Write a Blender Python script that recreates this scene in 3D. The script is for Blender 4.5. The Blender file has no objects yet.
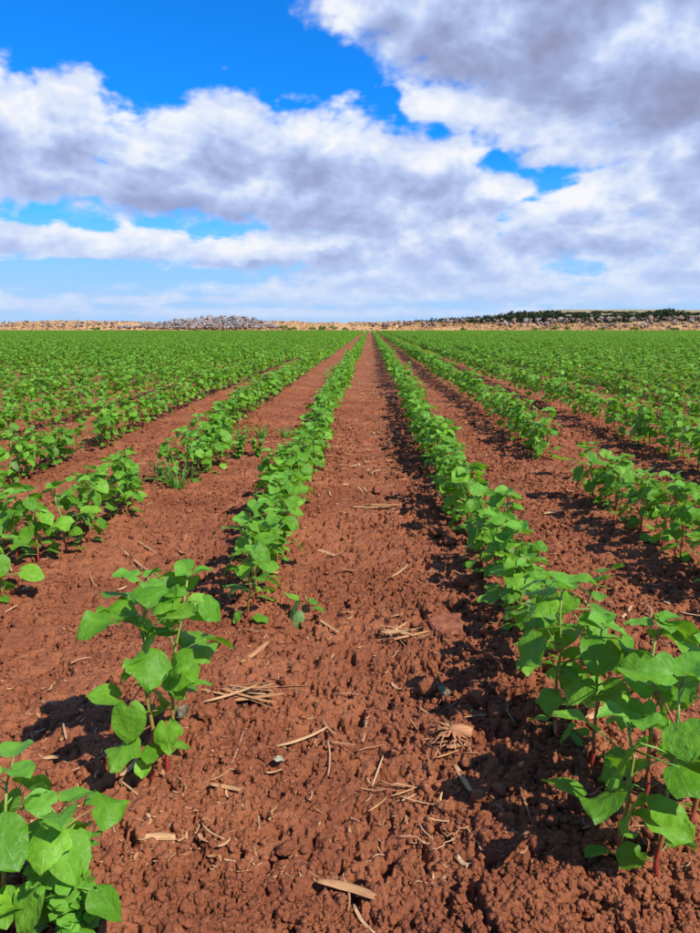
import bpy, bmesh, math, random
import numpy as np
from mathutils import Vector, Matrix, Euler

random.seed(7)
RNG = np.random.default_rng(7)
SC = bpy.context.scene
COL = SC.collection
PI = math.pi

# ------------------------------------------------------------------ camera
FPX, PW, PH, HORIZ, VPX = 701.0, 700.0, 933.0, 327.0, 370.0      # photo pixels
CAM_H = 0.80
PITCH = math.atan((PH / 2 - HORIZ) / FPX)
YAW = math.atan((VPX - PW / 2) / FPX * math.cos(PITCH))
cd = bpy.data.cameras.new('camera')
cam = bpy.data.objects.new('camera', cd)
COL.objects.link(cam)
cam.location = (0, 0, CAM_H)
cam.rotation_euler = (PI / 2 - PITCH, 0, YAW)
cd.sensor_fit = 'VERTICAL'
cd.sensor_height = 24.0
cd.sensor_width = 18.0
cd.lens = FPX / PH * 24.0
cd.clip_start = 0.02
cd.clip_end = 9000
SC.camera = cam
CAM_R = Euler(cam.rotation_euler).to_matrix()

# ------------------------------------------------------------------ sun, sky and exposure
SUN_EL = math.radians(47)
SUN_H = Vector((0.74, -0.67)).normalized()
SUN_DIR = Vector((SUN_H.x * math.cos(SUN_EL), SUN_H.y * math.cos(SUN_EL), math.sin(SUN_EL)))
sl = bpy.data.lights.new('sun', 'SUN')
sl.energy = 5.0
sl.angle = math.radians(0.53)
sl.color = (1.0, 0.955, 0.88)
so = bpy.data.objects.new('sun', sl)
COL.objects.link(so)
so.rotation_euler = SUN_DIR.to_track_quat('Z', 'Y').to_euler()
so.location = (4, -4, 6)
SC.view_settings.view_transform = 'Standard'
SC.view_settings.look = 'None'
SC.view_settings.exposure = 0.45
SC.view_settings.gamma = 1.0
SC.view_settings.use_curve_mapping = False
SC.cycles.max_bounces = 6
SC.cycles.diffuse_bounces = 3
SC.cycles.glossy_bounces = 2
SC.cycles.transmission_bounces = 3
SC.cycles.use_denoising = True
SC.cycles.caustics_reflective = False
SC.cycles.caustics_refractive = False


def pix_dir(px, py):
    d = Vector(((px - PW / 2) / FPX, (PH / 2 - py) / FPX, -1.0)).normalized()
    return CAM_R @ d


def pix_ground(px, py, z=0.0):
    d = pix_dir(px, py)
    t = (z - CAM_H) / d.z
    return (d.x * t, d.y * t)


def pix_at(px, py, Y):
    d = pix_dir(px, py)
    t = Y / d.y
    return Vector((d.x * t, Y, CAM_H + d.z * t))


class NT:
    """small helper for building shader node graphs"""
    def __init__(self, tree):
        self.t = tree

    def n(self, kind, **kw):
        nd = self.t.nodes.new(kind)
        for k, v in kw.items():
            setattr(nd, k, v)
        return nd

    def put(self, sock, v):
        if isinstance(v, bpy.types.NodeSocket):
            self.t.links.new(v, sock)
        elif v is not None:
            sock.default_value = v

    def m(self, op, a, b=None, c=None, clamp=False):
        nd = self.n('ShaderNodeMath', operation=op, use_clamp=clamp)
        self.put(nd.inputs[0], a)
        self.put(nd.inputs[1], b)
        self.put(nd.inputs[2], c)
        return nd.outputs[0]

    def v(self, op, a, b=None, scale=None):
        nd = self.n('ShaderNodeVectorMath', operation=op)
        self.put(nd.inputs[0], a)
        self.put(nd.inputs[1], b)
        if scale is not None:
            self.put(nd.inputs['Scale'], scale)
        return nd.outputs['Value'] if op in ('LENGTH', 'DOT_PRODUCT', 'DISTANCE') else nd.outputs['Vector']

    def xyz(self, x, y, z):
        nd = self.n('ShaderNodeCombineXYZ')
        for i, q in enumerate((x, y, z)):
            self.put(nd.inputs[i], q)
        return nd.outputs[0]

    def sep(self, v):
        nd = self.n('ShaderNodeSeparateXYZ')
        self.put(nd.inputs[0], v)
        return nd.outputs

    def ramp(self, v, a, b, lo=0.0, hi=1.0, smooth=True):
        nd = self.n('ShaderNodeMapRange', interpolation_type='SMOOTHSTEP' if smooth else 'LINEAR')
        self.put(nd.inputs[0], v)
        for i, q in enumerate((a, b, lo, hi)):
            self.put(nd.inputs[i + 1], q)
        return nd.outputs[0]

    def noise(self, vec, scale, detail=4, rough=0.5, lac=2.0, dist=0.0, col=False):
        nd = self.n('ShaderNodeTexNoise')
        self.put(nd.inputs['Vector'], vec)
        for k, q in (('Scale', scale), ('Detail', detail), ('Roughness', rough), ('Lacunarity', lac), ('Distortion', dist)):
            self.put(nd.inputs[k], q)
        return nd.outputs['Color' if col else 'Fac']

    def mix(self, f, a, b, blend='MIX'):
        nd = self.n('ShaderNodeMix', data_type='RGBA', blend_type=blend)
        self.put(nd.inputs[0], f)
        for s, q in ((nd.inputs[6], a), (nd.inputs[7], b)):
            self.put(s, tuple(q) + (1,) if isinstance(q, (tuple, list)) and len(q) == 3 else q)
        return nd.outputs[2]


# photo-read cloud masses, farthest layer first: centre and half size in photo pixels, turned into directions
CLOUDS = [
    # (noise weight high, noise weight low, darkness, soft edge, masses)
    (0.1, 1.0, 0.34, 0.45, [(640, 290, 110, 13), (500, 290, 130, 15), (330, 294, 160, 13), (215, 300, 60, 6), (130, 299, 60, 6), (20, 306, 80, 7), (800, 285, 120, 20), (-100, 296, 90, 12), (300, 313, 300, 7)]),
    (0.30, 0.85, 0.55, 0.22, [(265, 252, 90, 19), (345, 246, 95, 28), (450, 240, 95, 32), (550, 236, 85, 27), (640, 232, 90, 27), (710, 236, 70, 34), (400, 276, 130, 20), (470, 270, 90, 16), (680, 268, 60, 16), (820, 240, 90, 40)]),
    (0.45, 0.65, 0.50, 0.18, [(650, 188, 74, 28), (705, 186, 64, 36), (575, 214, 60, 14), (600, 200, 50, 18), (775, 190, 80, 40)]),
    (0.25, 0.80, 0.45, 0.16, [(10, 235, 58, 17), (75, 243, 52, 12), (150, 245, 58, 14), (215, 252, 50, 13), (-80, 236, 80, 22)]),
    (0.75, 0.30, 0.78, 0.13, [(-12, 132, 66, 52), (78, 126, 56, 42), (150, 150, 62, 44), (222, 143, 72, 44), (310, 160, 78, 47), (385, 157, 72, 47), (443, 163, 46, 40), (30, 166, 120, 30), (180, 190, 150, 34), (330, 200, 150, 44), (450, 198, 62, 34), (505, 188, 34, 16), (-110, 150, 110, 60)]),
    (0.75, 0.30, 0.45, 0.15, [(432, 97, 34, 15), (488, 106, 58, 31), (545, 118, 66, 30), (615, 140, 90, 28), (690, 155, 80, 34)]),
    (0.60, 0.15, 1.10, 0.16, [(395, -5, 60, 36), (462, 18, 88, 52), (565, 30, 130, 80), (680, 60, 120, 92), (770, 110, 130, 90), (620, -70, 240, 70)]),
]


def dir_ae(px, py):
    d = pix_dir(px, py)
    return math.atan2(d.x, d.y), math.asin(d.z)


def cloud_group():
    g = bpy.data.node_groups.new('cloud_field', 'ShaderNodeTree')
    g.interface.new_socket('Dir', in_out='INPUT', socket_type='NodeSocketVector')
    for i in range(len(CLOUDS)):
        g.interface.new_socket('Mass%d' % i, in_out='OUTPUT', socket_type='NodeSocketFloat')
    g.interface.new_socket('High', in_out='OUTPUT', socket_type='NodeSocketFloat')
    g.interface.new_socket('Low', in_out='OUTPUT', socket_type='NodeSocketFloat')
    g.interface.new_socket('Soft', in_out='OUTPUT', socket_type='NodeSocketFloat')
    N = NT(g)
    gi = N.n('NodeGroupInput')
    go = N.n('NodeGroupOutput')
    d = gi.outputs[0]
    wcol = N.noise(N.v('MULTIPLY', d, (1, 1, 1.55)), 7.0, 3, 0.55, col=True)
    w = N.v('SUBTRACT', wcol, (0.5, 0.5, 0.5))
    x, y, z = N.sep(d)
    a = N.m('ARCTAN2', x, y)
    e = N.m('ARCSINE', N.m('MAXIMUM', N.m('MINIMUM', z, 0.999), -0.999))
    # warp shrinks towards the horizon, where clouds are farther away
    k = N.ramp(e, 0.0, 0.3, 0.015, 0.085, smooth=False)
    p = N.v('ADD', N.xyz(a, e, 0.0), N.v('MULTIPLY', N.v('SCALE', w, scale=k), (1.3, 0.8, 0)))
    for li, lay_ in enumerate(CLOUDS):
        M = None
        for (cx, cy, rx, ry) in lay_[4]:
            a0, e0 = dir_ae(cx, cy)
            q = N.v('MULTIPLY', N.v('SUBTRACT', p, (a0, e0, 0)), (FPX / rx, FPX / (ry * 0.95), 0))
            di = N.m('SUBTRACT', 1.0, N.v('LENGTH', q))
            M = di if M is None else N.m('SMOOTH_MAX', M, di, 0.22)
        if li == len(CLOUDS) - 1:
            # beyond the view the sky goes on, its clouds thinned to deepen shadows
            far = N.noise(N.v('MULTIPLY', d, (1, 1, 2.2)), 2.6, 2, 0.5)
            gl = N.m('MULTIPLY', N.m('SUBTRACT', far, 0.55), 5.0)
            out = N.m('MAXIMUM', N.ramp(N.m('ABSOLUTE', a), 0.62, 0.85), N.ramp(e, 0.45, 0.6))
            gl = N.m('SUBTRACT', gl, N.m('MULTIPLY', N.m('SUBTRACT', 1.0, out), 4.0))
            M = N.m('MAXIMUM', M, gl)
        g.links.new(N.m('MAXIMUM', M, -2.0), go.inputs[li])
    n1 = N.noise(N.v('MULTIPLY', d, (1.0, 1.0, 1.7)), 10.0, 8, 0.55, lac=2.1)
    bil = N.m('ABSOLUTE', N.m('SUBTRACT', N.noise(N.v('MULTIPLY', d, (1.0, 1.0, 1.5)), 19.0, 5, 0.5), 0.5))
    vo = N.n('ShaderNodeTexVoronoi', feature='F1')
    N.put(vo.inputs['Vector'], N.v('ADD', N.v('MULTIPLY', d, (1.0, 1.0, 1.35)), N.v('SCALE', w, scale=0.06)))
    vo.inputs['Scale'].default_value = 15.0
    vo.inputs['Detail'].default_value = 2.0
    vo.inputs['Roughness'].default_value = 0.55
    vo.inputs['Lacunarity'].default_value = 2.3
    puff = N.m('SUBTRACT', 0.55, vo.outputs['Distance'])
    hi = N.m('ADD', N.m('MULTIPLY', N.m('SUBTRACT', n1, 0.5), 1.25), N.m('MULTIPLY', N.m('SUBTRACT', 0.075, bil), 1.2))
    hi = N.m('ADD', hi, N.m('MULTIPLY', puff, 0.55))
    n2 = N.noise(N.v('MULTIPLY', d, (1.0, 1.0, 2.6)), 20.0, 7, 0.56)
    lo = N.m('MULTIPLY', N.m('SUBTRACT', n2, 0.5), 2.3)
    g.links.new(hi, go.inputs[len(CLOUDS)])
    g.links.new(lo, go.inputs[len(CLOUDS) + 1])
    n3 = N.noise(N.v('MULTIPLY', d, (1.0, 1.0, 1.4)), 11.0, 3.0, 0.48)
    g.links.new(N.m('ADD', N.m('MULTIPLY', N.m('SUBTRACT', n3, 0.5), 1.6), N.m('MULTIPLY', puff, 0.75)), go.inputs[len(CLOUDS) + 2])
    return g


def build_world():
    w = bpy.data.worlds.new('World')
    SC.world = w
    w.use_nodes = True
    w.cycles.sampling_method = 'MANUAL'
    w.cycles.sample_map_resolution = 512
    t = w.node_tree
    t.nodes.clear()
    N = NT(t)
    out = N.n('ShaderNodeOutputWorld')
    bg = N.n('ShaderNodeBackground')
    sky = N.n('ShaderNodeTexSky', sky_type='NISHITA')
    sky.sun_disc = False
    sky.sun_elevation = SUN_EL
    sky.sun_rotation = math.atan2(SUN_H.x, SUN_H.y)
    sky.altitude = 500
    sky.air_density = 1.0
    sky.dust_density = 0.3
    sky.ozone_density = 2.5
    blue = N.v('MULTIPLY', sky.outputs[0], (0.08, 1.06, 2.3))      # the camera's vivid rendering of blue
    tc = N.n('ShaderNodeTexCoord')
    d = N.v('NORMALIZE', tc.outputs['Generated'])
    grp = cloud_group()

    def field(vec):
        nd = N.n('ShaderNodeGroup', node_tree=grp)
        N.put(nd.inputs[0], vec)
        return nd.outputs
    _, _, e = N.sep(d)
    off = N.ramp(e, 0.0, 0.3, 0.008, 0.042, smooth=False)
    F0 = field(d)
    F1 = field(N.v('ADD', d, N.v('SCALE', (0.24, -0.1, 0.965), scale=off)))
    nl_ = len(CLOUDS)
    final = N.mix(N.ramp(e, 0.02, 0.24, 0.90, 0.0), blue, (2.3, 5.7, 9.9))
    final = N.mix(N.ramp(e, 0.0, 0.16, 0.85, 0.0), final, (4.6, 6.6, 9.7))
    thin = N.ramp(e, 0.0, 0.10, 0.72, 1.0)
    hazef = N.ramp(e, 0.0, 0.13, 0.55, 0.0)
    for i, (kh, kl, dark, soft, _m) in enumerate(CLOUDS):
        def dens(F):
            nz = N.m('ADD', N.m('MULTIPLY', F[nl_], kh), N.m('MULTIPLY', F[nl_ + 1], kl))
            return N.m('ADD', N.m('ADD', F[i], nz), 0.17), nz
        f0, nz0 = dens(F0)
        f1, nz1 = dens(F1)
        alpha = N.m('MULTIPLY', N.ramp(f0, -0.10, soft + 0.20), thin)
        # light reaches the top and thin parts; the thick underside stays grey-violet
        deep = N.ramp(N.m('ADD', F1[i], N.m('MULTIPLY', F1[nl_ + 2], 0.24)), -0.08, 0.95)
        lum = N.m('ADD', 0.83, N.m('ADD', N.m('MULTIPLY', N.m('SUBTRACT', F0[nl_ + 2], F1[nl_ + 2]), 0.30), N.m('MULTIPLY', N.m('SUBTRACT', nz0, nz1), 0.15)))
        lum = N.m('SUBTRACT', lum, N.m('MULTIPLY', deep, dark * 0.58))
        lum = N.m('MINIMUM', N.m('MAXIMUM', lum, 0.0), 1.0)
        cr = N.n('ShaderNodeValToRGB')
        els = cr.color_ramp.elements
        els[0].position = 0.0
        els[0].color = (0.29, 0.315, 0.49, 1)
        els[1].position = 1.0
        els[1].color = (0.93, 0.94, 0.985, 1)
        for pos, c in ((0.30, (0.35, 0.425, 0.69)), (0.60, (0.50, 0.61, 0.91)), (0.82, (0.72, 0.805, 0.98))):
            q = els.new(pos)
            q.color = c + (1,)
        N.put(cr.inputs[0], lum)
        cc = N.v('SCALE', cr.outputs[0], scale=10.0)
        cc = N.mix(hazef, cc, (5.2, 6.7, 9.6))
        final = N.mix(alpha, final, cc)
    N.put(bg.inputs[0], final)
    bg.inputs[1].default_value = 0.073
    t.links.new(bg.outputs[0], out.inputs[0])


build_world()

# ------------------------------------------------------------------ object helpers

def link(o, parent=None):
    COL.objects.link(o)
    if parent is not None:
        o.parent = parent
    return o


def tag(o, label=None, cat=None, group=None, kind=None):
    for k, v in (('label', label), ('category', cat), ('group', group), ('kind', kind)):
        if v:
            o[k] = v
    return o


def obj(name, mesh, parent=None, loc=(0, 0, 0), rot=(0, 0, 0), scl=(1, 1, 1)):
    o = bpy.data.objects.new(name, mesh)
    link(o, parent)
    o.location = loc
    o.rotation_euler = rot
    o.scale = scl if not isinstance(scl, (int, float)) else (scl,) * 3
    return o


def empty(name, loc, rz=0.0):
    o = bpy.data.objects.new(name, None)
    o.empty_display_size = 0.05
    link(o)
    o.location = loc
    o.rotation_euler = (0, 0, rz)
    return o


class MB:
    """collects vertices, faces, uvs and material slots"""
    def __init__(self):
        self.v, self.f, self.uv, self.mi = [], [], [], []

    def add(self, vs, fs, uvs=None, mi=0):
        b = len(self.v)
        self.v += [tuple(p) for p in vs]
        self.uv += list(uvs) if uvs is not None else [(0.5, 0.5)] * len(vs)
        for f in fs:
            self.f.append(tuple(i + b for i in f))
            self.mi.append(mi)

    def tube(self, pts, rads, n=6, mi=0, uvv=None):
        pts = [Vector(p) for p in pts]
        vs, fs, uvs = [], [], []
        for i, p in enumerate(pts):
            t = (pts[min(i + 1, len(pts) - 1)] - pts[max(i - 1, 0)])
            t = t.normalized() if t.length > 1e-9 else Vector((0, 0, 1))
            ref = Vector((1, 0, 0)) if abs(t.x) < 0.8 else Vector((0, 1, 0))
            s = t.cross(ref).normalized()
            u = s.cross(t)
            for k in range(n):
                an = 2 * PI * k / n
                vs.append(p + (s * math.cos(an) + u * math.sin(an)) * rads[i])
                uvs.append((k / n, i / (len(pts) - 1) if uvv is None else uvv[i]))
        for i in range(len(pts) - 1):
            for k in range(n):
                k2 = (k + 1) % n
                fs.append((i * n + k, i * n + k2, (i + 1) * n + k2, (i + 1) * n + k))
        fs.append(tuple(range(n))[::-1])
        fs.append(tuple((len(pts) - 1) * n + k for k in range(n)))
        self.add(vs, fs, uvs, mi)

    def mesh(self, name, mats, smooth=True):
        me = bpy.data.meshes.new(name)
        me.from_pydata(self.v, [], self.f)
        for m in mats:
            me.materials.append(m)
        if self.f:
            me.polygons.foreach_set('material_index', self.mi)
            me.polygons.foreach_set('use_smooth', [smooth] * len(self.f))
            ul = me.uv_layers.new(name='UVMap')
            li = np.empty(len(me.loops), dtype=np.int32)
            me.loops.foreach_get('vertex_index', li)
            ul.data.foreach_set('uv', np.asarray(self.uv, dtype=np.float32)[li].ravel())
        me.update()
        return me


# ------------------------------------------------------------------ materials

def new_mat(name):
    m = bpy.data.materials.new(name)
    m.use_nodes = True
    m.node_tree.nodes.clear()
    N = NT(m.node_tree)
    out = N.n('ShaderNodeOutputMaterial')
    return m, N, out


def principled(N, out, color, rough=0.8, spec=0.3, normal=None, link_out=True):
    b = N.n('ShaderNodeBsdfPrincipled')
    N.put(b.inputs['Base Color'], tuple(color) + (1,) if isinstance(color, tuple) and len(color) == 3 else color)
    N.put(b.inputs['Roughness'], rough)
    N.put(b.inputs['Specular IOR Level'], spec)
    if normal is not None:
        N.put(b.inputs['Normal'], normal)
    if link_out:
        N.t.links.new(b.outputs[0], out.inputs[0])
    return b


def bump(N, h, strength=0.5, dist=0.01):
    b = N.n('ShaderNodeBump')
    N.put(b.inputs['Strength'], strength)
    N.put(b.inputs['Distance'], dist)
    N.put(b.inputs['Height'], h)
    return b.outputs[0]


def mat_soil(name='red_soil', obj_space=False):
    m, N, out = new_mat(name)
    p = N.n('ShaderNodeNewGeometry').outputs['Position']
    n1 = N.noise(p, 2.6, 6, 0.62)
    n2 = N.noise(p, 14, 5, 0.6)
    n3 = N.noise(p, 110, 4, 0.65)
    n4 = N.noise(p, 420, 3, 0.6)
    c = N.mix(N.ramp(n1, 0.3, 0.7), (0.185, 0.056, 0.023), (0.312, 0.110, 0.047))
    c = N.mix(N.ramp(n2, 0.35, 0.72, 0, 0.6), c, (0.142, 0.041, 0.020))
    c = N.mix(N.ramp(n3, 0.45, 0.8, 0, 0.6), c, (0.34, 0.130, 0.064))
    c = N.mix(N.ramp(n4, 0.66, 0.78, 0, 0.45), c, (0.36, 0.18, 0.11))
    vo = N.n('ShaderNodeTexVoronoi')
    N.put(vo.inputs['Vector'], N.v('ADD', p, N.v('SCALE', N.noise(p, 60, 2, col=True), scale=0.012)))
    vo.inputs['Scale'].default_value = 95
    h = N.m('ADD', N.m('MULTIPLY', n3, 0.55), N.m('MULTIPLY', n4, 0.25))
    h = N.m('SUBTRACT', h, N.m('MULTIPLY', vo.outputs['Distance'], 0.55))
    principled(N, out, c, 0.95, 0.12, bump(N, h, 0.85, 0.010))
    return m


def mat_leaf(name, hue=(0.080, 0.232, 0.008), pale=(0.200, 0.425, 0.026), trans=(0.28, 0.54, 0.015), dull=0.0):
    m, N, out = new_mat(name)
    uv = N.n('ShaderNodeUVMap').outputs[0]
    u, v, _ = N.sep(uv)
    rnd = N.n('ShaderNodeObjectInfo').outputs['Random']
    geo = N.n('ShaderNodeNewGeometry')
    rnd2 = geo.outputs['Random Per Island']
    r = N.m('FRACT', N.m('ADD', rnd, N.m('MULTIPLY', rnd2, 1.7)))
    an = N.m('ARCTAN2', N.m('SUBTRACT', u, 0.5), N.m('ADD', v, 0.02))
    fr = N.m('ABSOLUTE', N.m('SUBTRACT', N.m('FRACT', N.m('ADD', N.m('DIVIDE', an, 0.52), 0.5)), 0.5))
    vein = N.ramp(fr, 0.015, 0.075, 1.0, 0.0)
    # side veins rising off the midrib
    sv = N.m('FRACT', N.m('MULTIPLY', N.m('SUBTRACT', v, N.m('MULTIPLY', N.m('ABSOLUTE', N.m('SUBTRACT', u, 0.5)), 0.75)), 8.0))
    sv = N.ramp(N.m('ABSOLUTE', N.m('SUBTRACT', sv, 0.5)), 0.0, 0.10, 0.22, 0.0)
    vein = N.m('MAXIMUM', vein, sv)
    tco = N.n('ShaderNodeTexCoord').outputs['Object']
    n = N.noise(tco, 55, 4, 0.6)
    c = N.mix(N.m('POWER', r, 1.5), hue, pale)
    c = N.mix(N.ramp(n, 0.35, 0.75, 0, 0.5), c, tuple(q * 0.72 for q in hue))
    c = N.mix(N.m('MULTIPLY', vein, 0.26), c, (0.20, 0.40, 0.09))
    spot = N.ramp(N.noise(tco, 150, 2, 0.5), 0.70, 0.76, 0, 0.35 + dull)
    c = N.mix(spot, c, (0.26, 0.28, 0.08))
    if dull:
        c = N.mix(dull, c, (0.22, 0.27, 0.10))
    c = N.mix(N.m('MULTIPLY', geo.outputs['Backfacing'], 0.35), c, (0.15, 0.30, 0.085))
    h = N.m('ADD', N.m('MULTIPLY', vein, 0.12), N.m('MULTIPLY', N.noise(tco, 70, 3, 0.5), 1.3))
    nm = bump(N, h, 0.7, 0.004)
    b = principled(N, out, c, 0.50, 0.32, nm, link_out=False)
    tr = N.n('ShaderNodeBsdfTranslucent')
    N.put(tr.inputs[0], N.mix(N.m('MULTIPLY', vein, 0.4), trans, tuple(q * 0.6 for q in trans)))
    N.put(tr.inputs['Normal'], nm)
    ms = N.n('ShaderNodeMixShader')
    ms.inputs[0].default_value = 0.36
    N.t.links.new(b.outputs[0], ms.inputs[1])
    N.t.links.new(tr.outputs[0], ms.inputs[2])
    N.t.links.new(ms.outputs[0], out.inputs[0])
    return m


def mat_stem():
    m, N, out = new_mat('cotton_stem')
    u, v, _ = N.sep(N.n('ShaderNodeUVMap').outputs[0])
    n = N.noise(N.n('ShaderNodeTexCoord').outputs['Object'], 60, 3, 0.6)
    f = N.ramp(N.m('ADD', v, N.m('MULTIPLY', N.m('SUBTRACT', n, 0.5), 0.35)), 0.12, 0.62)
    c = N.mix(f, (0.30, 0.036, 0.026), (0.21, 0.27, 0.045))
    principled(N, out, c, 0.5, 0.35)
    return m


def mat_petiole():
    m, N, out = new_mat('petiole')
    r = N.n('ShaderNodeObjectInfo').outputs['Random']
    c = N.mix(N.ramp(r, 0.45, 0.95), (0.14, 0.29, 0.045), (0.30, 0.085, 0.045))
    principled(N, out, c, 0.5, 0.35)
    return m


def mat_straw(name='dry_straw', a=(0.37, 0.185, 0.078), b=(0.50, 0.33, 0.17), dark=(0.24, 0.10, 0.042)):
    m, N, out = new_mat(name)
    tc = N.n('ShaderNodeTexCoord').outputs['Object']
    r = N.n('ShaderNodeObjectInfo').outputs['Random']
    fib = N.noise(N.v('MULTIPLY', tc, (26, 420, 420)), 1.0, 4, 0.6)
    c = N.mix(r, a, b)
    c = N.mix(N.ramp(fib, 0.42, 0.7, 0, 0.65), c, dark)
    blot = N.noise(tc, 45, 3, 0.6)
    c = N.mix(N.ramp(blot, 0.52, 0.75, 0, 0.6), c, (0.20, 0.07, 0.035))
    principled(N, out, c, 0.72, 0.25, bump(N, fib, 0.6, 0.0015))
    return m


def mat_simple(name, c1, c2, scale, rough=0.85, bs=0.5, bd=0.01, spec=0.2, rnd=None, detail=5):
    m, N, out = new_mat(name)
    tc = N.n('ShaderNodeTexCoord').outputs['Object']
    oi = N.n('ShaderNodeObjectInfo').outputs['Random']
    p = N.v('ADD', tc, N.v('SCALE', N.xyz(7, 11, 5), scale=oi))
    n = N.noise(p, scale, detail, 0.62)
    c = N.mix(N.ramp(n, 0.3, 0.72), c1, c2)
    if rnd:
        c = N.mix(N.ramp(oi, 0.35, 0.9), c, N.mix(n, tuple(q * 0.7 for q in rnd), rnd))
    principled(N, out, c, rough, spec, bump(N, n, bs, bd))
    return m


def mat_foliage_mass(name, a, b, trans):
    m, N, out = new_mat(name)
    geo = N.n('ShaderNodeNewGeometry')
    c = N.mix(geo.outputs['Random Per Island'], a, b)
    bs = principled(N, out, c, 0.7, 0.2, link_out=False)
    tr = N.n('ShaderNodeBsdfTranslucent')
    N.put(tr.inputs[0], tuple(trans) + (1,))
    ms = N.n('ShaderNodeMixShader')
    ms.inputs[0].default_value = 0.25
    N.t.links.new(bs.outputs[0], ms.inputs[1])
    N.t.links.new(tr.outputs[0], ms.inputs[2])
    N.t.links.new(ms.outputs[0], out.inputs[0])
    return m


SOIL = mat_soil()
CLOD = mat_soil('soil_clod', True)
LEAF = mat_leaf('cotton_leaf')
YOUNG = mat_leaf('young_leaf', (0.13, 0.34, 0.025), (0.17, 0.40, 0.04), (0.26, 0.52, 0.03))
WILT = mat_leaf('wilting_leaf', (0.10, 0.24, 0.04), (0.15, 0.29, 0.07), (0.20, 0.38, 0.06), dull=0.35)
STEM = mat_stem()
PET = mat_petiole()
STRAW = mat_straw()
CHIP = mat_straw('stalk_chip', (0.38, 0.175, 0.068), (0.47, 0.28, 0.13), (0.26, 0.10, 0.038))
GRASS = mat_leaf('grass_blade', (0.10, 0.28, 0.03), (0.17, 0.38, 0.06), (0.24, 0.48, 0.04))

# ------------------------------------------------------------------ ground relief (numpy)

def hash2(ix, iy, k):
    h = (ix.astype(np.int64) * 374761393 + iy.astype(np.int64) * 668265263 + k * 1274126177) & 0x7fffffff
    h = ((h ^ (h >> 13)) * 1274126177) & 0x7fffffff
    h = ((h ^ (h >> 16)) * 668265263) & 0x7fffffff
    return ((h ^ (h >> 15)) & 0xfffff) / float(0xfffff)


def vnoise(x, y, k=0):
    ix, iy = np.floor(x), np.floor(y)
    fx, fy = x - ix, y - iy
    fx = fx * fx * (3 - 2 * fx)
    fy = fy * fy * (3 - 2 * fy)
    a, b = hash2(ix, iy, k), hash2(ix + 1, iy, k)
    c, d = hash2(ix, iy + 1, k), hash2(ix + 1, iy + 1, k)
    return (a * (1 - fx) + b * fx) * (1 - fy) + (c * (1 - fx) + d * fx) * fy


def fbm(x, y, oct=4, k=0, gain=0.5):
    s, a, t = 0.0, 1.0, 0.0
    for o in range(oct):
        s = s + a * vnoise(x * 2 ** o + o * 17.3, y * 2 ** o - o * 9.1, k + o)
        t += a
        a *= gain
    return s / t


def clods(x, y, cell, k, dens):
    """rounded soil lumps: highest spherical cap over each point, as height in metres"""
    ix, iy = np.floor(x / cell), np.floor(y / cell)
    best = np.zeros_like(x)
    for dx in (-1, 0, 1):
        for dy in (-1, 0, 1):
            jx, jy = ix + dx, iy + dy
            r1, r2, r3, r4 = (hash2(jx, jy, k + q) for q in range(4))
            px, py = (jx + r1) * cell, (jy + r2) * cell
            r = cell * (0.35 + 0.75 * r3 * r3)
            an = r4 * PI
            ux, uy = x - px, y - py
            ca, sa = np.cos(an), np.sin(an)
            qx, qy = (ux * ca + uy * sa) / r, (-ux * sa + uy * ca) / (r * (0.6 + 0.4 * r1))
            h = np.clip(1 - np.abs(qx) ** 2.2 - np.abs(qy) ** 2.2 + 0.25 * r4 * qx, 0, 1) ** 0.62 * r * (0.34 + 0.42 * r2)
            best = np.maximum(best, np.where(r4 * 0.999 < dens, h, 0.0))
    return best


ROW = 0.73
ROW0 = 0.375      # first row to the right of the central furrow; the left one stands at -0.365


def macro(x, y):
    """broad lie of the field: low ridge under each row, slight hollows"""
    x = np.asarray(x, float)
    y = np.asarray(y, float)
    ph = (x - ROW0 + 0.02 * np.sin(y * 0.9)) / ROW
    ridge = 0.5 + 0.5 * np.cos(2 * PI * ph)
    h = 0.028 * (ridge - 0.5) * np.clip(1.6 - np.abs(y) / 60, 0, 1)
    h = h + 0.030 * (fbm(x * 2.6, y * 1.7, 3, 5) - 0.5) * np.clip(1.5 - np.abs(y) / 40, 0, 1)
    return h


def relief(x, y, dx):
    h = macro(x, y)
    wx = x + 0.007 * (fbm(x * 45, y * 45, 2, 40) - 0.5) * 2
    wy = y + 0.007 * (fbm(x * 45 + 9, y * 45 + 4, 2, 44) - 0.5) * 2
    rough = np.clip(fbm(x * 2.3, y * 1.7, 3, 60) * 3.0 - 1.2, 0.03, 1)
    # the ground beside the right-hand row is cloddier, the middle of the furrow is beaten smooth
    rough = np.clip(rough + 0.45 * np.exp(-((x - 0.27) / 0.14) ** 2) - 0.42 * np.exp(-((x + 0.03) / 0.15) ** 2) - 0.25 * np.exp(-((x + 0.72) / 0.16) ** 2), 0.04, 1)
    for cell, k, base, amp in ((0.070, 100, 0.13, 0.50), (0.030, 200, 0.26, 0.60), (0.0150, 300, 0.55, 0.85), (0.0085, 400, 0.95, 1.0)):
        fade = np.clip((cell * 0.55 - dx) / (cell * 0.3), 0, 1)
        h = h + fade * amp * clods(wx, wy, cell, k, base * (0.25 + 0.75 * rough))
    fade = np.clip((0.03 - dx) / 0.02, 0, 1)
    h = h + fade * 0.010 * (fbm(x * 70, y * 70, 3, 70) - 0.5)
    pit = np.clip(fbm(wx * 46, wy * 46, 3, 80, 0.6) - 0.55, 0, 1) * 0.16
    return h - fade * pit


def gz(x, y):
    return float(macro(np.array([x]), np.array([y]))[0])


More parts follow.
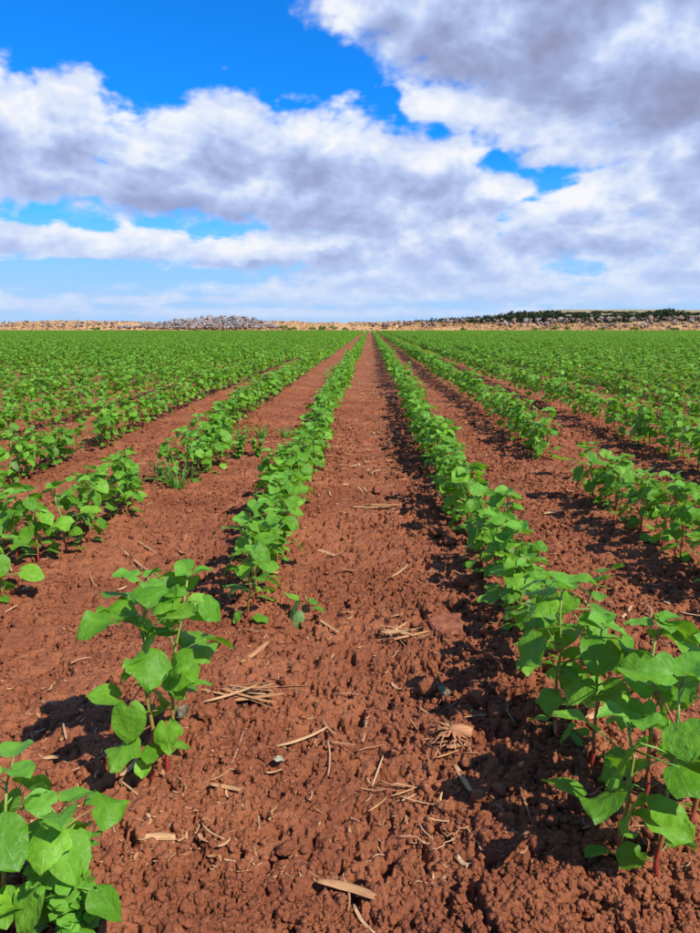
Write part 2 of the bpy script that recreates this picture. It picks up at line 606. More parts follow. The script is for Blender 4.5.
def build_ground():
    ys = [-40.0, -20.0, -10, -5, -2.5, -1.2, -0.5, 0.0]
    y = 0.15
    while y < 5000:
        ys.append(y)
        st = 0.0016 + 0.0025 * y
        if y < 0.6:
            st = 0.004 + (0.6 - y) * 0.1
        if y > 9:
            st = 0.03 * (y / 9) ** 2.6
        y += min(st, y * 0.35 + 0.1)
    ys = np.array(ys)
    nc = 860
    u = np.linspace(-1, 1, nc)
    u = np.sign(u) * (0.55 * np.abs(u) + 0.45 * np.abs(u) ** 4)
    hw = 0.8 + 0.66 * np.maximum(ys, 0) + np.where(ys < 0.1, np.abs(ys) * 1.0, 0) + np.clip(ys - 100, 0, None) * 0.8
    X = u[None, :] * hw[:, None]
    Y = np.repeat(ys[:, None], nc, 1)
    # displace columns sideways a little so the sheet has no aligned rows
    DX = np.maximum(np.gradient(X, axis=1), (np.gradient(ys) * 0.55)[:, None])
    Z = np.zeros_like(X)
    near = ys < 40
    Z[near] = relief(X[near].ravel(), Y[near].ravel(), DX[near].ravel()).reshape(X[near].shape)
    Z[~near] = macro(X[~near], Y[~near])
    Z[ys > 105] = 0.0
    nr = len(ys)
    verts = np.stack([X, Y, Z], -1).reshape(-1, 3).astype(np.float32)
    i = np.arange(nr * nc).reshape(nr, nc)
    quads = np.stack([i[:-1, :-1], i[:-1, 1:], i[1:, 1:], i[1:, :-1]], -1).reshape(-1, 4)
    me = bpy.data.meshes.new('ground')
    me.vertices.add(len(verts))
    me.vertices.foreach_set('co', verts.ravel())
    me.loops.add(quads.size)
    me.loops.foreach_set('vertex_index', quads.ravel().astype(np.int32))
    me.polygons.add(len(quads))
    me.polygons.foreach_set('loop_start', np.arange(0, quads.size, 4, dtype=np.int32))
    me.polygons.foreach_set('use_smooth', np.ones(len(quads), dtype=bool))
    me.materials.append(SOIL)
    me.update(calc_edges=True)
    o = obj('ground', me)
    tag(o, 'red-brown tilled field soil, crumbly and littered with straw', kind='structure')
    return o


build_ground()

# ------------------------------------------------------------------ far edge of the field: bank, stones, scrub, hill
BANK_Y = 113.0


def bank_h(x, y):
    t = np.clip((y - BANK_Y) / 9.0, 0, 1)
    t = t * t * (3 - 2 * t)
    top = 0.75 + 1.0 * fbm(x * 0.07, y * 0.05 + 3, 3, 21) + 0.25 * np.clip(-x / 60, 0, 1) + 0.15 * np.clip(x / 50, 0, 1)
    back = np.clip((y - BANK_Y - 16) / 30, 0, 1)
    return t * top * (1 - 0.55 * back) + 0.25 * (fbm(x * 0.9, y * 0.9, 3, 31) - 0.5) * t


def grid_mesh(name, xs, ys, hf, mat):
    X, Y = np.meshgrid(xs, ys)
    Z = hf(X, Y)
    nr, nc = X.shape
    v = np.stack([X, Y, Z], -1).reshape(-1, 3)
    i = np.arange(nr * nc).reshape(nr, nc)
    q = np.stack([i[:-1, :-1], i[:-1, 1:], i[1:, 1:], i[1:, :-1]], -1).reshape(-1, 4)
    me = bpy.data.meshes.new(name)
    me.from_pydata(v.tolist(), [], q.tolist())
    me.polygons.foreach_set('use_smooth', [True] * len(q))
    me.materials.append(mat)
    me.update()
    return me


def build_background():
    m, N, out = new_mat('dry_bank')
    p = N.n('ShaderNodeNewGeometry').outputs['Position']
    n1 = N.noise(p, 0.25, 5, 0.6)
    n2 = N.noise(p, 1.6, 5, 0.65)
    c = N.mix(N.ramp(n2, 0.35, 0.7), (0.38, 0.20, 0.085), (0.55, 0.34, 0.155))
    c = N.mix(N.ramp(n1, 0.56, 0.70, 0, 0.75), c, (0.33, 0.17, 0.10))
    principled(N, out, c, 0.95, 0.1, bump(N, n2, 0.8, 0.3))
    bank = obj('bank', grid_mesh('bank', np.linspace(-150, 150, 260), np.concatenate([np.linspace(BANK_Y - 0.8, BANK_Y + 12, 18), np.linspace(BANK_Y + 14, BANK_Y + 60, 12)]),
                                 lambda x, y: bank_h(x, y) + 0.004, m))
    tag(bank, 'low straw-coloured bank along the far edge of the field', kind='structure')

    # hill on the right, dry grass on top
    def hill_h(x, y):
        side = np.clip((x - 5 - 0.05 * (y - 200)) / 85, 0, 1)
        side = side * side * (3 - 2 * side)
        t = np.clip((y - 175) / 190, 0, 1)
        return -0.3 + side * (t * t * (3 - 2 * t)) * (9.8 + 1.6 * (fbm(x * 0.012, y * 0.01, 2, 91) - 0.5)) + 1.0 * side * t * (fbm(x * 0.05, y * 0.05, 3, 92) - 0.5)
    m2, N, out = new_mat('dry_hill')
    p = N.n('ShaderNodeNewGeometry').outputs['Position']
    n1 = N.noise(p, 0.03, 5, 0.6)
    c = N.mix(N.ramp(n1, 0.35, 0.65), (0.22, 0.18, 0.085), (0.30, 0.23, 0.12))
    principled(N, out, c, 0.95, 0.1)
    hill = obj('hill', grid_mesh('hill', np.linspace(-20, 420, 110), np.linspace(170, 700, 80), hill_h, m2))
    tag(hill, 'low dry grass hill rising beyond the stony bank', kind='structure')

    # dark scrub along the hill: many small leafy faces in clumps
    DARK = mat_foliage_mass('dark_scrub', (0.018, 0.030, 0.012), (0.045, 0.058, 0.022), (0.03, 0.05, 0.01))
    mb = MB()
    rnd = random.Random(31)

    def clump(mb, cx, cy, cz, rx, rz, n, s):
        for _ in range(n):
            th, ph = rnd.random() * 2 * PI, math.acos(rnd.uniform(-0.35, 1))
            rr = rnd.uniform(0.55, 1.05)
            p = Vector((cx + rx * rr * math.sin(ph) * math.cos(th), cy + rx * rr * math.sin(ph) * math.sin(th), cz + rz * rr * math.cos(ph)))
            a = Vector((rnd.gauss(0, 1), rnd.gauss(0, 1), rnd.gauss(0, 1))).normalized() * s * rnd.uniform(.6, 1.3)
            b = a.cross(Vector((rnd.gauss(0, 1), rnd.gauss(0, 1), rnd.gauss(0, 1)))).normalized() * s * rnd.uniform(.5, 1)
            mb.add([p - a, p + b * 0.8, p + a, p - b], [(0, 1, 2, 3)])
    prof = [(405, 321.5), (430, 319), (460, 317), (485, 315.5), (505, 313), (520, 311), (535, 311.5), (555, 310.5), (572, 313), (590, 315), (612, 314.5), (640, 314), (655, 310.5), (668, 308.5), (682, 311), (700, 313), (740, 312), (800, 311), (900, 311)]
    px = 398.0
    while px < 860:
        top = np.interp(px, [q[0] for q in prof], [q[1] for q in prof])
        for lay in range(3):
            Y = rnd.uniform(235, 300)
            jy = top + (lay * 3.0 if lay else rnd.uniform(-0.4, 0.8))
            if jy > 322.5:
                continue
            q = pix_at(px + rnd.uniform(-2, 2), jy, Y)
            g = float(hill_h(np.array([q.x]), np.array([Y]))[0])
            hgt = min(max(q.z - g, 0.7), 3.6)
            clump(mb, q.x, Y, max(q.z - hgt * 0.5, g + hgt * 0.25), rnd.uniform(1.0, 2.1), hgt * 0.55, 50, 0.42)
            # skirt reaching the ground
            zz = q.z - hgt
            while zz > g - 0.3:
                clump(mb, q.x + rnd.uniform(-1, 1), Y, zz, 1.5, 0.9, 26, 0.5)
                zz -= 1.1
        px += rnd.uniform(1.6, 3.0)
    sc = obj('scrub', mb.mesh('scrub', [DARK], False))
    tag(sc, 'dark green scrub covering the low hill beyond the bank', 'scrub', kind='stuff')

    # dry grass on the bank
    DRY = mat_foliage_mass('dry_grass', (0.42, 0.24, 0.10), (0.62, 0.42, 0.20), (0.28, 0.17, 0.06))
    mb = MB()
    for _ in range(15000):
        x = rnd.uniform(-80, 82)
        y = BANK_Y - 0.5 + 11 * rnd.random() ** 1.4
        if vnoise(np.array([x * .22]), np.array([y * .3]), 8)[0] < 0.3:
            continue
        z = float(bank_h(np.array([x]), np.array([y]))[0])
        h = rnd.uniform(0.15, 0.45)
        a = rnd.uniform(0, PI)
        dx, dy = 0.09 * math.cos(a), 0.09 * math.sin(a)
        lx, ly = rnd.gauss(0, .15), rnd.gauss(0, .15)
        mb.add([(x - dx, y - dy, z - 0.05), (x + dx, y + dy, z - 0.05), (x + lx + dx * .4, y + ly, z + h), (x + lx - dx * .6, y + ly, z + h * .85)], [(0, 1, 2, 3)])
    tag(obj('dry_grass', mb.mesh('dry_grass', [DRY], False)), 'dry straw-coloured grass growing over the far bank', 'grass', kind='stuff')

    # field stones
    ROCK = mat_simple('field_stone', (0.13, 0.12, 0.115), (0.33, 0.30, 0.275), 2.2, 0.9, 0.7, 0.08, rnd=(0.24, 0.155, 0.115))
    REDROCK = mat_simple('reddish_stone', (0.085, 0.062, 0.052), (0.25, 0.165, 0.125), 2.0, 0.9, 0.7, 0.08, rnd=(0.27, 0.17, 0.115))
    variants = {}
    for mat in (ROCK, REDROCK):
        vs = []
        for k in range(9):
            bm = bmesh.new()
            bmesh.ops.create_icosphere(bm, subdivisions=2, radius=0.5)
            rr = random.Random(500 + k)
            planes = [(Vector((rr.gauss(0, 1), rr.gauss(0, 1), rr.gauss(0, 1))).normalized(), rr.uniform(0.24, 0.42)) for _ in range(9)]
            for v in bm.verts:
                for nrm, dd in planes:
                    ex = v.co.dot(nrm) - dd
                    if ex > 0:
                        v.co -= nrm * ex
                v.co *= rr.uniform(0.95, 1.05)
            me = bpy.data.meshes.new('stone')
            bm.to_mesh(me)
            bm.free()
            me.materials.append(mat)
            vs.append(me)
        variants[mat.name] = vs

    def stone(parent, px_, py_, Y, s, mat):
        q = pix_at(px_, py_, Y)
        o = obj('stone', rnd.choice(variants[mat.name]), parent, (q.x - parent.location.x, q.y - parent.location.y, q.z),
                (rnd.uniform(-.5, .5), rnd.uniform(-.5, .5), rnd.uniform(0, 6.28)), (s * rnd.uniform(.8, 1.4), s * rnd.uniform(.8, 1.3), s * rnd.uniform(.65, 1.0)))
        return o
    # the grey heap, left
    c = pix_at(215, 326, 116)
    heap = empty('stone_heap', (c.x, c.y, 0))
    tag(heap, 'grey heap of cleared field stones on the far bank', 'stone heap')
    hp = [(118, 325.5), (150, 323.5), (170, 320.5), (188, 318.2), (205, 317), (222, 315.8), (235, 315), (248, 317), (258, 319.5), (268, 323), (280, 325)]
    px_ = 118.0
    while px_ < 281:
        top = np.interp(px_, [q[0] for q in hp], [q[1] for q in hp])
        py_ = 327.4
        while py_ > top + 0.8:
            f = (py_ - top) / (327.4 - top + 1e-6)
            stone(heap, px_ + rnd.uniform(-1.3, 1.3), py_ - rnd.uniform(0, .8), 119.0 - 4.2 * f + rnd.uniform(-.4, .4), rnd.uniform(0.5, 1.0), ROCK)
            py_ -= rnd.uniform(1.9, 2.9)
        px_ += rnd.uniform(1.8, 3.0)
    # pale stones, far left
    c = pix_at(60, 326, 116)
    row = empty('stone_row', (c.x, c.y, 0))
    tag(row, 'straggling line of pale stones on the dry bank beside the grey heap', 'stone row')
    for i in range(90):
        px_ = rnd.uniform(-30, 128)
        f = rnd.random()
        stone(row, px_, 321.3 + 5.5 * f, 118 - 3.5 * f, rnd.uniform(0.25, 0.7), ROCK if rnd.random() < .6 else REDROCK)
    # reddish rubble, right
    c = pix_at(560, 326, 118)
    rub = empty('rubble_wall', (c.x, c.y, 0))
    tag(rub, 'reddish tumbled rubble wall running below the scrubby hill', 'rubble wall')
    for i in range(285):
        px_ = 350 + 385 * rnd.random() ** 0.62
        top = np.interp(px_, [340, 420, 480, 560, 620, 700], [323.5, 321.5, 319.5, 318.5, 317.5, 316.5])
        f = rnd.random() ** 1.7
        stone(rub, px_, top + (327.0 - top) * f, 119.5 - 4.5 * f, rnd.uniform(0.3, 0.6) if rnd.random() < .7 else rnd.uniform(.6, 1.05), REDROCK if rnd.random() < .72 else ROCK)

    # small green bushes on the bank
    GB = mat_foliage_mass('bush_leaf', (0.09, 0.15, 0.03), (0.20, 0.27, 0.06), (0.16, 0.22, 0.03))
    spots = [(283, 323.5, .85), (291, 325, .7), (313, 325.5, .6), (322, 324.5, .75), (332, 325, .8), (345, 325.5, .6), (555, 325, .75), (569, 324, .7), (535, 325.5, .55), (602, 325.3, .6), (636, 325, .7), (675, 325, .6), (96, 325.5, .6), (463, 325.5, .5)]
    for i, (px_, py_, s) in enumerate(spots):
        q = pix_at(px_, py_, 114.6)
        g = float(bank_h(np.array([q.x]), np.array([q.y]))[0])
        t = empty('bush', (q.x, q.y, g - 0.05))
        where = 'between the grey stone heap and the row ends' if 270 < px_ < 350 else ('in front of the reddish rubble wall' if px_ > 350 else 'among the pale stones')
        tag(t, 'small yellow-green bush ' + where, 'bush', 'green bushes on the far bank ' + where)
        mb = MB()
        for k in range(5):
            clump(mb, rnd.gauss(0, .45) * s, rnd.gauss(0, .3) * s, s * rnd.uniform(.4, .8), .55 * s, .45 * s, 34, 0.13)
        obj('crown', mb.mesh('bush_crown', [GB], False), t)
        mb = MB()
        for k in range(4):
            a = rnd.uniform(0, 6.28)
            mb.tube([(0, 0, -.1), (.15 * math.cos(a) * s, .15 * math.sin(a) * s, .35 * s), (.4 * math.cos(a) * s, .4 * math.sin(a) * s, .8 * s)], [.03, .02, .01], 4)
        obj('stem', mb.mesh('bush_stem', [CHIP]), t)


build_background()

# ------------------------------------------------------------------ cotton leaves and plants
W_OVATE = ([0, .08, .2, .34, .48, .62, .76, .88, .96, 1], [.42, .76, .97, 1.0, .96, .83, .61, .35, .14, 0.0])
W_LOBED = ([0, .08, .2, .34, .46, .56, .68, .82, .93, 1], [.42, .72, .92, 1.06, 1.12, .72, .56, .36, .14, 0.0])
W_ROUND = ([0, .1, .25, .45, .65, .8, .9, .97, 1], [.35, .72, .95, 1.0, .95, .78, .55, .26, 0.0])


def blade(mb, mat_i, origin, frame, L, W, rr, nv, nu, prof, fold=None, droop=None):
    """leaf blade: grid along midrib t and across s; frame maps local (x, y, z) -> plant"""
    fold = rr.uniform(-0.28, 0.38) if fold is None else fold
    droop = rr.uniform(0.05, 0.55) if droop is None else droop
    curl = rr.uniform(-0.25, 0.30)
    wa, wf, wp = rr.uniform(0.03, 0.11), rr.uniform(5, 10), rr.uniform(0, 6)
    twist = rr.uniform(-0.35, 0.35)
    asym = rr.uniform(-0.08, 0.08)
    bend = rr.uniform(-0.10, 0.10)
    vs, uvs, fs = [], [], []
    for i in range(nv + 1):
        t = i / nv
        w = W * float(np.interp(t, prof[0], prof[1]))
        for j in range(nu + 1):
            s = -1 + 2 * j / nu
            a = abs(s)
            x = s * w * (1 + asym * np.sign(s)) + bend * L * t * t
            y = L * (t - 0.20 * (1 - t) ** 3 * math.sin(min(a, 1) * PI * 0.62))
            z = fold * a * w - droop * L * t * t * 0.6 - curl * s * s * w * 0.6
            z += wa * L * math.sin(wf * t + wp + s * 2.3) * a + wa * 0.5 * L * math.sin(wf * 1.7 * t + wp * 2) * s * a
            z += twist * s * w * t + 0.022 * L * math.sin(9.5 * t + wp * 3 + 5 * a) * (1 - a)
            vs.append(origin + frame @ Vector((x, y, z)))
            uvs.append((0.5 + s * w / (2.2 * W), t))
    for i in range(nv):
        for j in range(nu):
            a = i * (nu + 1) + j
            fs.append((a, a + 1, a + nu + 2, a + nu + 1))
    mb.add(vs, fs, uvs, mat_i)


def leaf_geo(mb, rr, size=0.08, pet=0.07, rise=0.8, pitch=0.2, nv=10, nu=8, lod=0, mats=(0, 1), roll=0.0, prof=None, base=None, fold=None, droop=None):
    """petiole from the local origin along +Y, then the blade; base = 4x4 placing it in the plant"""
    B = base if base is not None else Matrix.Identity(4)
    sag = rr.uniform(0.0, 0.25)
    p1 = Vector((0, pet * 0.5 * math.cos(rise), pet * 0.5 * math.sin(rise) * (1 + sag)))
    p2 = Vector((rr.uniform(-.1, .1) * pet, pet * math.cos(rise), pet * math.sin(rise)))
    r0 = 0.0017 * (size / 0.08)
    mb.tube([B @ Vector((0, 0, 0)), B @ p1, B @ p2], [r0 * 1.25, r0, r0 * .8], 3 if lod else 5, mats[1])
    pr = prof or (W_OVATE if rr.random() < 0.72 else W_LOBED)
    L = size * 0.94
    W = size * rr.uniform(0.45, 0.56)
    fr = (B.to_3x3() @ Euler((-pitch, roll, rr.uniform(-.3, .3)), 'XYZ').to_matrix())
    blade(mb, mats[0], B @ p2, fr, L, W, rr, nv, nu, pr, fold, droop)


# shared leaf meshes of every posture
LEAVES = []
rr = random.Random(11)
for k in range(34):
    mb = MB()
    leaf_geo(mb, rr, 0.08, rr.uniform(.045, .105), rr.uniform(.2, 1.1), rr.uniform(-.3, .95), 11, 8, roll=rr.uniform(-.7, .7))
    LEAVES.append(mb.mesh('leaf', [LEAF, PET]))
TOPS, SEEDL, WILTED = [], [], []
for k in range(6):
    mb = MB()
    leaf_geo(mb, rr, 0.045, rr.uniform(.02, .035), rr.uniform(.7, 1.25), rr.uniform(-.5, .1), 8, 6, roll=rr.uniform(-.3, .3), fold=rr.uniform(.2, .6))
    TOPS.append(mb.mesh('young_leaf', [YOUNG, PET]))
for k in range(5):
    mb = MB()
    leaf_geo(mb, rr, 0.040, rr.uniform(.03, .045), rr.uniform(.15, .5), rr.uniform(.0, .4), 7, 6, prof=W_ROUND, roll=rr.uniform(-.3, .3))
    SEEDL.append(mb.mesh('seed_leaf', [LEAF, PET]))
for k in range(4):
    mb = MB()
    leaf_geo(mb, rr, 0.07, rr.uniform(.04, .06), rr.uniform(.1, .5), rr.uniform(.7, 1.2), 10, 8, fold=rr.uniform(-.7, -.3), droop=rr.uniform(.5, .9))
    WILTED.append(mb.mesh('wilting_leaf', [WILT, PET]))


def stem_path(rr, h, lean):
    pts = []
    n = 6
    x = y = 0.0
    for i in range(n + 1):
        t = i / n
        pts.append(Vector((lean[0] * h * t ** 1.3 + rr.gauss(0, .004) * (i > 0), lean[1] * h * t ** 1.3 + rr.gauss(0, .004) * (i > 0), -0.03 + (h + 0.03) * t)))
    return pts


def along(pts, t):
    f = t * (len(pts) - 1)
    i = min(int(f), len(pts) - 2)
    return pts[i].lerp(pts[i + 1], f - i)


def plan(rr, h, nl, spread, lsize):
    """leaf postures of one plant: (kind, t on stem, azimuth, scale, tilt)"""
    out = []
    az = rr.uniform(0, 6.28)
    for i in range(nl):
        f = i / max(nl - 1, 1)
        t = 0.28 + 0.68 * f ** 0.8
        az += 2.4 + rr.gauss(0, .35)
        s = (0.62 + 0.42 * math.sin(PI * min(1, .15 + f * .75))) * lsize / 0.08 * rr.uniform(.8, 1.12) * spread
        out.append(('leaf', t, az, s, rr.gauss(0, .2)))
    for i in range(2):
        out.append(('seed', rr.uniform(.12, .24), az + i * 3 + rr.gauss(0, .3), rr.uniform(.75, 1.1), rr.gauss(0, .15)))
    for i in range(3):
        out.append(('top', 1.0, az + i * 2.2, rr.uniform(.65, 1.1), rr.gauss(0, .1)))
    return out


def plant_parts(root, rr, h, nl, lean, spread=1.0, lsize=0.08, off=(0, 0), seeds=True, wilt=0.0):
    pts = [p + Vector((off[0], off[1], 0)) for p in stem_path(rr, h, lean)]
    mb = MB()
    n = len(pts)
    mb.tube(pts, [0.0042 - 0.0025 * i / (n - 1) for i in range(n)], 6)
    obj('stem', mb.mesh('stem', [STEM]), root)
    for kind, t, az, s, tilt in plan(rr, h, nl, spread, lsize):
        if kind == 'seed' and not seeds:
            continue
        pool = {'leaf': LEAVES, 'seed': SEEDL, 'top': TOPS}[kind]
        if kind == 'leaf' and rr.random() < wilt:
            pool = WILTED
        p = along(pts, t)
        obj('leaf', rr.choice(pool), root, p, (tilt, rr.gauss(0, .12), az), s)


def mid_meshes(rr, h, nl, spread):
    """stem mesh and joined foliage mesh of a plant too small in view to show single leaves"""
    pts = stem_path(rr, h, (rr.gauss(0, .08), rr.gauss(0, .08)))
    ms = MB()
    ms.tube(pts, [0.0036 - 0.0019 * i / 6 for i in range(7)], 4)
    mf = MB()
    for kind, t, az, s, tilt in plan(rr, h, nl, spread, 0.050):
        if kind == 'seed':
            continue
        B = Matrix.Translation(along(pts, t)) @ Euler((tilt, rr.gauss(0, .12), az)).to_matrix().to_4x4()
        if kind == 'top':
            leaf_geo(mf, rr, .045 * s, .025 * s, 1.0, -.2, 3, 2, 1, (1, 2), base=B, fold=.3)
        else:
            leaf_geo(mf, rr, .08 * s, rr.uniform(.06, .12) * s, rr.uniform(.2, .95), rr.uniform(-.35, .95), 6, 4, 1, (0, 2), base=B, roll=rr.uniform(-.8, .8))
    return ms.mesh('stem', [STEM]), mf.mesh('foliage', [LEAF, YOUNG, PET])


MIDS = [mid_meshes(random.Random(900 + k), random.Random(40 + k).uniform(.22, .31), 17 + k % 4, 1.0) for k in range(8)]

# --- hand-placed plants, read off the photograph: (px, py of the stem foot, height, leaves, lean, leaf size, label)
HERO = [
    (10, 938, .21, 8, (.05, .06), .062, 'L0', 41), (62, 950, .17, 9, (.04, .05), .058, 'L0', 42), (-22, 975, .20, 7, (-.05, .1), .064, 'L0', 43),
    (152, 786, .35, 19, (-.03, .10), .062, 'LONE', 27), (167, 781, .36, 19, (.12, .08), .060, 'LONE', 28),
    (657, 888, .29, 9, (.05, .05), .076, 'R1', 31), (622, 874, .22, 8, (-.04, .0), .072, 'R1', 32),
    (588, 768, .25, 10, (.05, .05), .068, 'R1', 34), (557, 744, .29, 12, (-.02, .05), .062, 'R1', 35), (640, 806, .29, 10, (.04, .06), .072, 'R1', 36),
    (690, 838, .30, 10, (.06, .05), .070, 'R1', 37), (575, 728, .28, 11, (.04, .0), .062, 'R1', 39),
    (66, 556, .22, 12, (-.1, .05), .060, 'L2', 51), (40, 562, .23, 13, (-.1, .0), .062, 'L2', 52), (18, 556, .22, 12, (.05, .0), .060, 'L2', 53), (90, 545, .22, 12, (.05, .0), .058, 'L2', 54),
    (2, 606, .17, 9, (.08, .0), .060, 'L2', 55), (-14, 598, .19, 9, (.0, .0), .060, 'L2', 56), (4, 548, .24, 12, (.0, .0), .062, 'L2', 57),
]
LABELS = {
    'L0': 'broad-leaved cotton plant standing before the lone two-stemmed plant, half out of view',
    'L1': 'leafy cotton plant in the row that starts behind the lone two-stemmed plant',
    'R1': 'leafy cotton plant in the unbroken row whose shade falls into the central bare furrow',
    'L2': 'leafy cotton plant in the row broken by a tuft of grassy weed',
    'R2': 'leafy cotton plant in the row with a gap, one row beyond the unbroken shady row',
    'LX': 'leafy cotton plant in the dense rows beyond the weedy row, towards the stone heap',
    'RX': 'leafy cotton plant in the dense rows beyond the gapped row, towards the scrubby hill',
}
GROUPS = {k: 'cotton plants, ' + v.split('cotton plant ')[1] for k, v in LABELS.items()}

OWN_HERO = {
    41: 'broad-leaved cotton plant before the lone two-stemmed plant, tallest of its cluster', 42: 'low cotton plant with a feathery weed at its foot before the lone plant',
    43: 'cotton plant half out of view beside the broad-leaved one before the lone plant',
    51: 'cotton plant leaning out of the near clump of the weedy row', 54: 'cotton plant ending the near clump of the weedy row towards the grassy tuft',
    55: 'small low cotton plant standing apart beside the near clump of the weedy row',
}
lone = None
for (px, py, h, nl, lean, ls, key, sd) in HERO:
    x, y = pix_ground(px, py)
    r_ = random.Random(sd)
    if key == 'LONE':
        if lone is None:
            lone = empty('cotton_plant', (x, y, gz(x, y)))
            tag(lone, 'lone upright cotton plant with two reddish stems and bare soil around it', 'plant')
            x0, y0 = x, y
        plant_parts(lone, r_, h, nl, lean, 1.0, ls, (x - x0, y - y0))
    else:
        t = empty('cotton_plant', (x, y, gz(x, y)))
        tag(t, OWN_HERO.get(sd, LABELS[key]), 'plant', GROUPS[key])
        plant_parts(t, r_, h, nl, lean, 1.0, ls)


def in_view(x, y, z=0.15, m=0.10):
    p = CAM_R.transposed() @ (Vector((x, y, z)) - Vector((0, 0, CAM_H)))
    if p.z > -0.2:
        return False
    u, v = p.x / -p.z * FPX, p.y / -p.z * FPX
    return abs(u) < PW / 2 + m * FPX / -p.z + 4 and v > -PH / 2 - 0.35 * FPX / -p.z


# --- the rows
def row_x(k):
    base = {0: 0.385, 1: 1.08, -1: -0.350, -2: -1.09}.get(k)
    return base if base is not None else ROW0 + k * ROW - (0.02 if k < 0 else -0.02)


CAND = []
rp = random.Random(77)
for k in range(-122, 122):
    X0 = row_x(k)
    y = 0.62 + rp.random() * 0.1
    hmax = 109.5
    while y < hmax:
        hw = 0.64 * y + 1.6
        sp = 0.105 if y < 25 else 0.135
        if y > 55:
            sp = 0.19
        st = sp * rp.uniform(0.55, 1.45)
        if abs(X0) < hw:
            x = X0 + rp.gauss(0, .022) + 0.02 * math.sin(y * 0.9 + k)
            keep = True
            if k == -1:
                keep = y > 1.72
            if k == -2:
                x += 0.16 * math.exp(-((y - 4.0) / .55) ** 2) + rp.gauss(0, .035) * (y < 6)
            if k == -2 and (y < 2.5 or 3.2 < y < 3.4):
                keep = False
            if k == 1 and (3.25 < y < 4.15 or y < 1.55):
                keep = False
            if k == 0 and y < 1.40:
                keep = False
            if k <= -3 and y < 6 and vnoise(np.array([y * 1.1]), np.array([k * 5.3]), 3)[0] < 0.2:
                keep = False
            if k >= 2 and y < 6 and vnoise(np.array([y * 1.1]), np.array([k * 5.3]), 4)[0] < 0.2:
                keep = False
            if 5 < y < 60 and rp.random() < 0.06:
                keep = False
            if k == -3 and y < 6 and rp.random() < 0.08:
                keep = False
            if keep:
                CAND.append((k, x, y))
        y += st

vis = [c for c in CAND if in_view(c[1], c[2])]
vis.sort(key=lambda c: math.hypot(c[1], c[2]))
NLEAF, NIND = 170, 284
SRC = []
ind = set()
ORD = 'first second third fourth fifth sixth seventh eighth ninth tenth eleventh twelfth thirteenth fourteenth fifteenth'.split()
CHAIN = {}
for c in sorted(vis[:NIND], key=lambda c: c[2]):
    k_, y_ = c[0], c[2]
    if k_ == -1:
        CHAIN.setdefault((-1, 'behind the lone two-stemmed plant in its row', 'row of the lone plant'), []).append(c)
    elif k_ == 0 and y_ > 1.9:
        CHAIN.setdefault((0, 'past the flat soil slab in the shady row', 'shady row'), []).append(c)
    elif k_ == 1:
        CHAIN.setdefault((1, 'from the seedling gap towards the hill' if y_ > 3.7 else 'from the seedling gap away from the hill', 'gapped row'), []).append(c)
    elif k_ == -2:
        CHAIN.setdefault((-2, 'from the grassy tuft towards the stone heap' if y_ > 3.3 else 'from the grassy tuft away from the stone heap', 'weedy row'), []).append(c)
OWN = {}
for (k_, words, rowname), cs in CHAIN.items():
    if 'away' in words:
        cs = cs[::-1]
    for j, c in enumerate(cs):
        if j < len(ORD):
            OWN[c] = ORD[j] + ' cotton plant ' + words + (', ' + rowname if k_ in (1, -2) else '')
for i, c in enumerate(vis[:NIND]):
    k, x, y = c
    ind.add(c)
    r_ = random.Random(3000 + i)
    key = {0: 'R1', 1: 'R2', -1: 'L1', -2: 'L2'}.get(k, 'RX' if k > 0 else 'LX')
    t = empty('cotton_plant', (x, y, gz(x, y)))
    if c in OWN:
        tag(t, OWN[c], 'plant', 'cotton plants')
    elif key in ('LX', 'RX'):
        n_ = -2 - k if k < 0 else k - 1
        rw = (ORD[n_ - 1] if n_ <= len(ORD) else 'far') + (' dense row beyond the weedy row' if k < 0 else ' dense row beyond the gapped row')
        tag(t, 'leafy cotton plant in the ' + rw, 'plant', 'cotton plants in the ' + rw)
    else:
        tag(t, LABELS[key], 'plant', GROUPS[key])
    if i < NLEAF:
        h = r_.uniform(.18, .28)
        nl = r_.randint(13, 18)
        ls = r_.uniform(.047, .063)
        if k == 0 and 1.4 < y < 2.6:
            h *= .84
        if k == -1 and y < 2.3:
            h, nl = r_.uniform(.16, .25), r_.randint(7, 9)
        if k == -2:
            h *= .88
        plant_parts(t, r_, h, nl, (r_.gauss(0, .10), r_.gauss(0, .08)), r_.uniform(.9, 1.05), ls, wilt=.03)
    else:
        ms, mf = MIDS[i % len(MIDS)]
        t.rotation_euler.z = r_.uniform(0, 6.28)
        s = r_.uniform(.76, 1.04)
        t.scale = (s, s, s)
        obj('stem', ms, t)
        f = obj('foliage', mf, t)
        if len(SRC) < len(MIDS):
            SRC.append(f)


# plants of the shady row this side of the flat soil slab, counted from the slab
before = [o for o in COL.objects if o.get('label') == LABELS['R1'] and o.location.y < 1.95]
for j, o in enumerate(sorted(before, key=lambda o: -o.location.y)):
    o['label'] = ORD[j] + ' shady-row cotton plant counted from the soil slab towards the root crown'
    o['group'] = 'cotton plants'


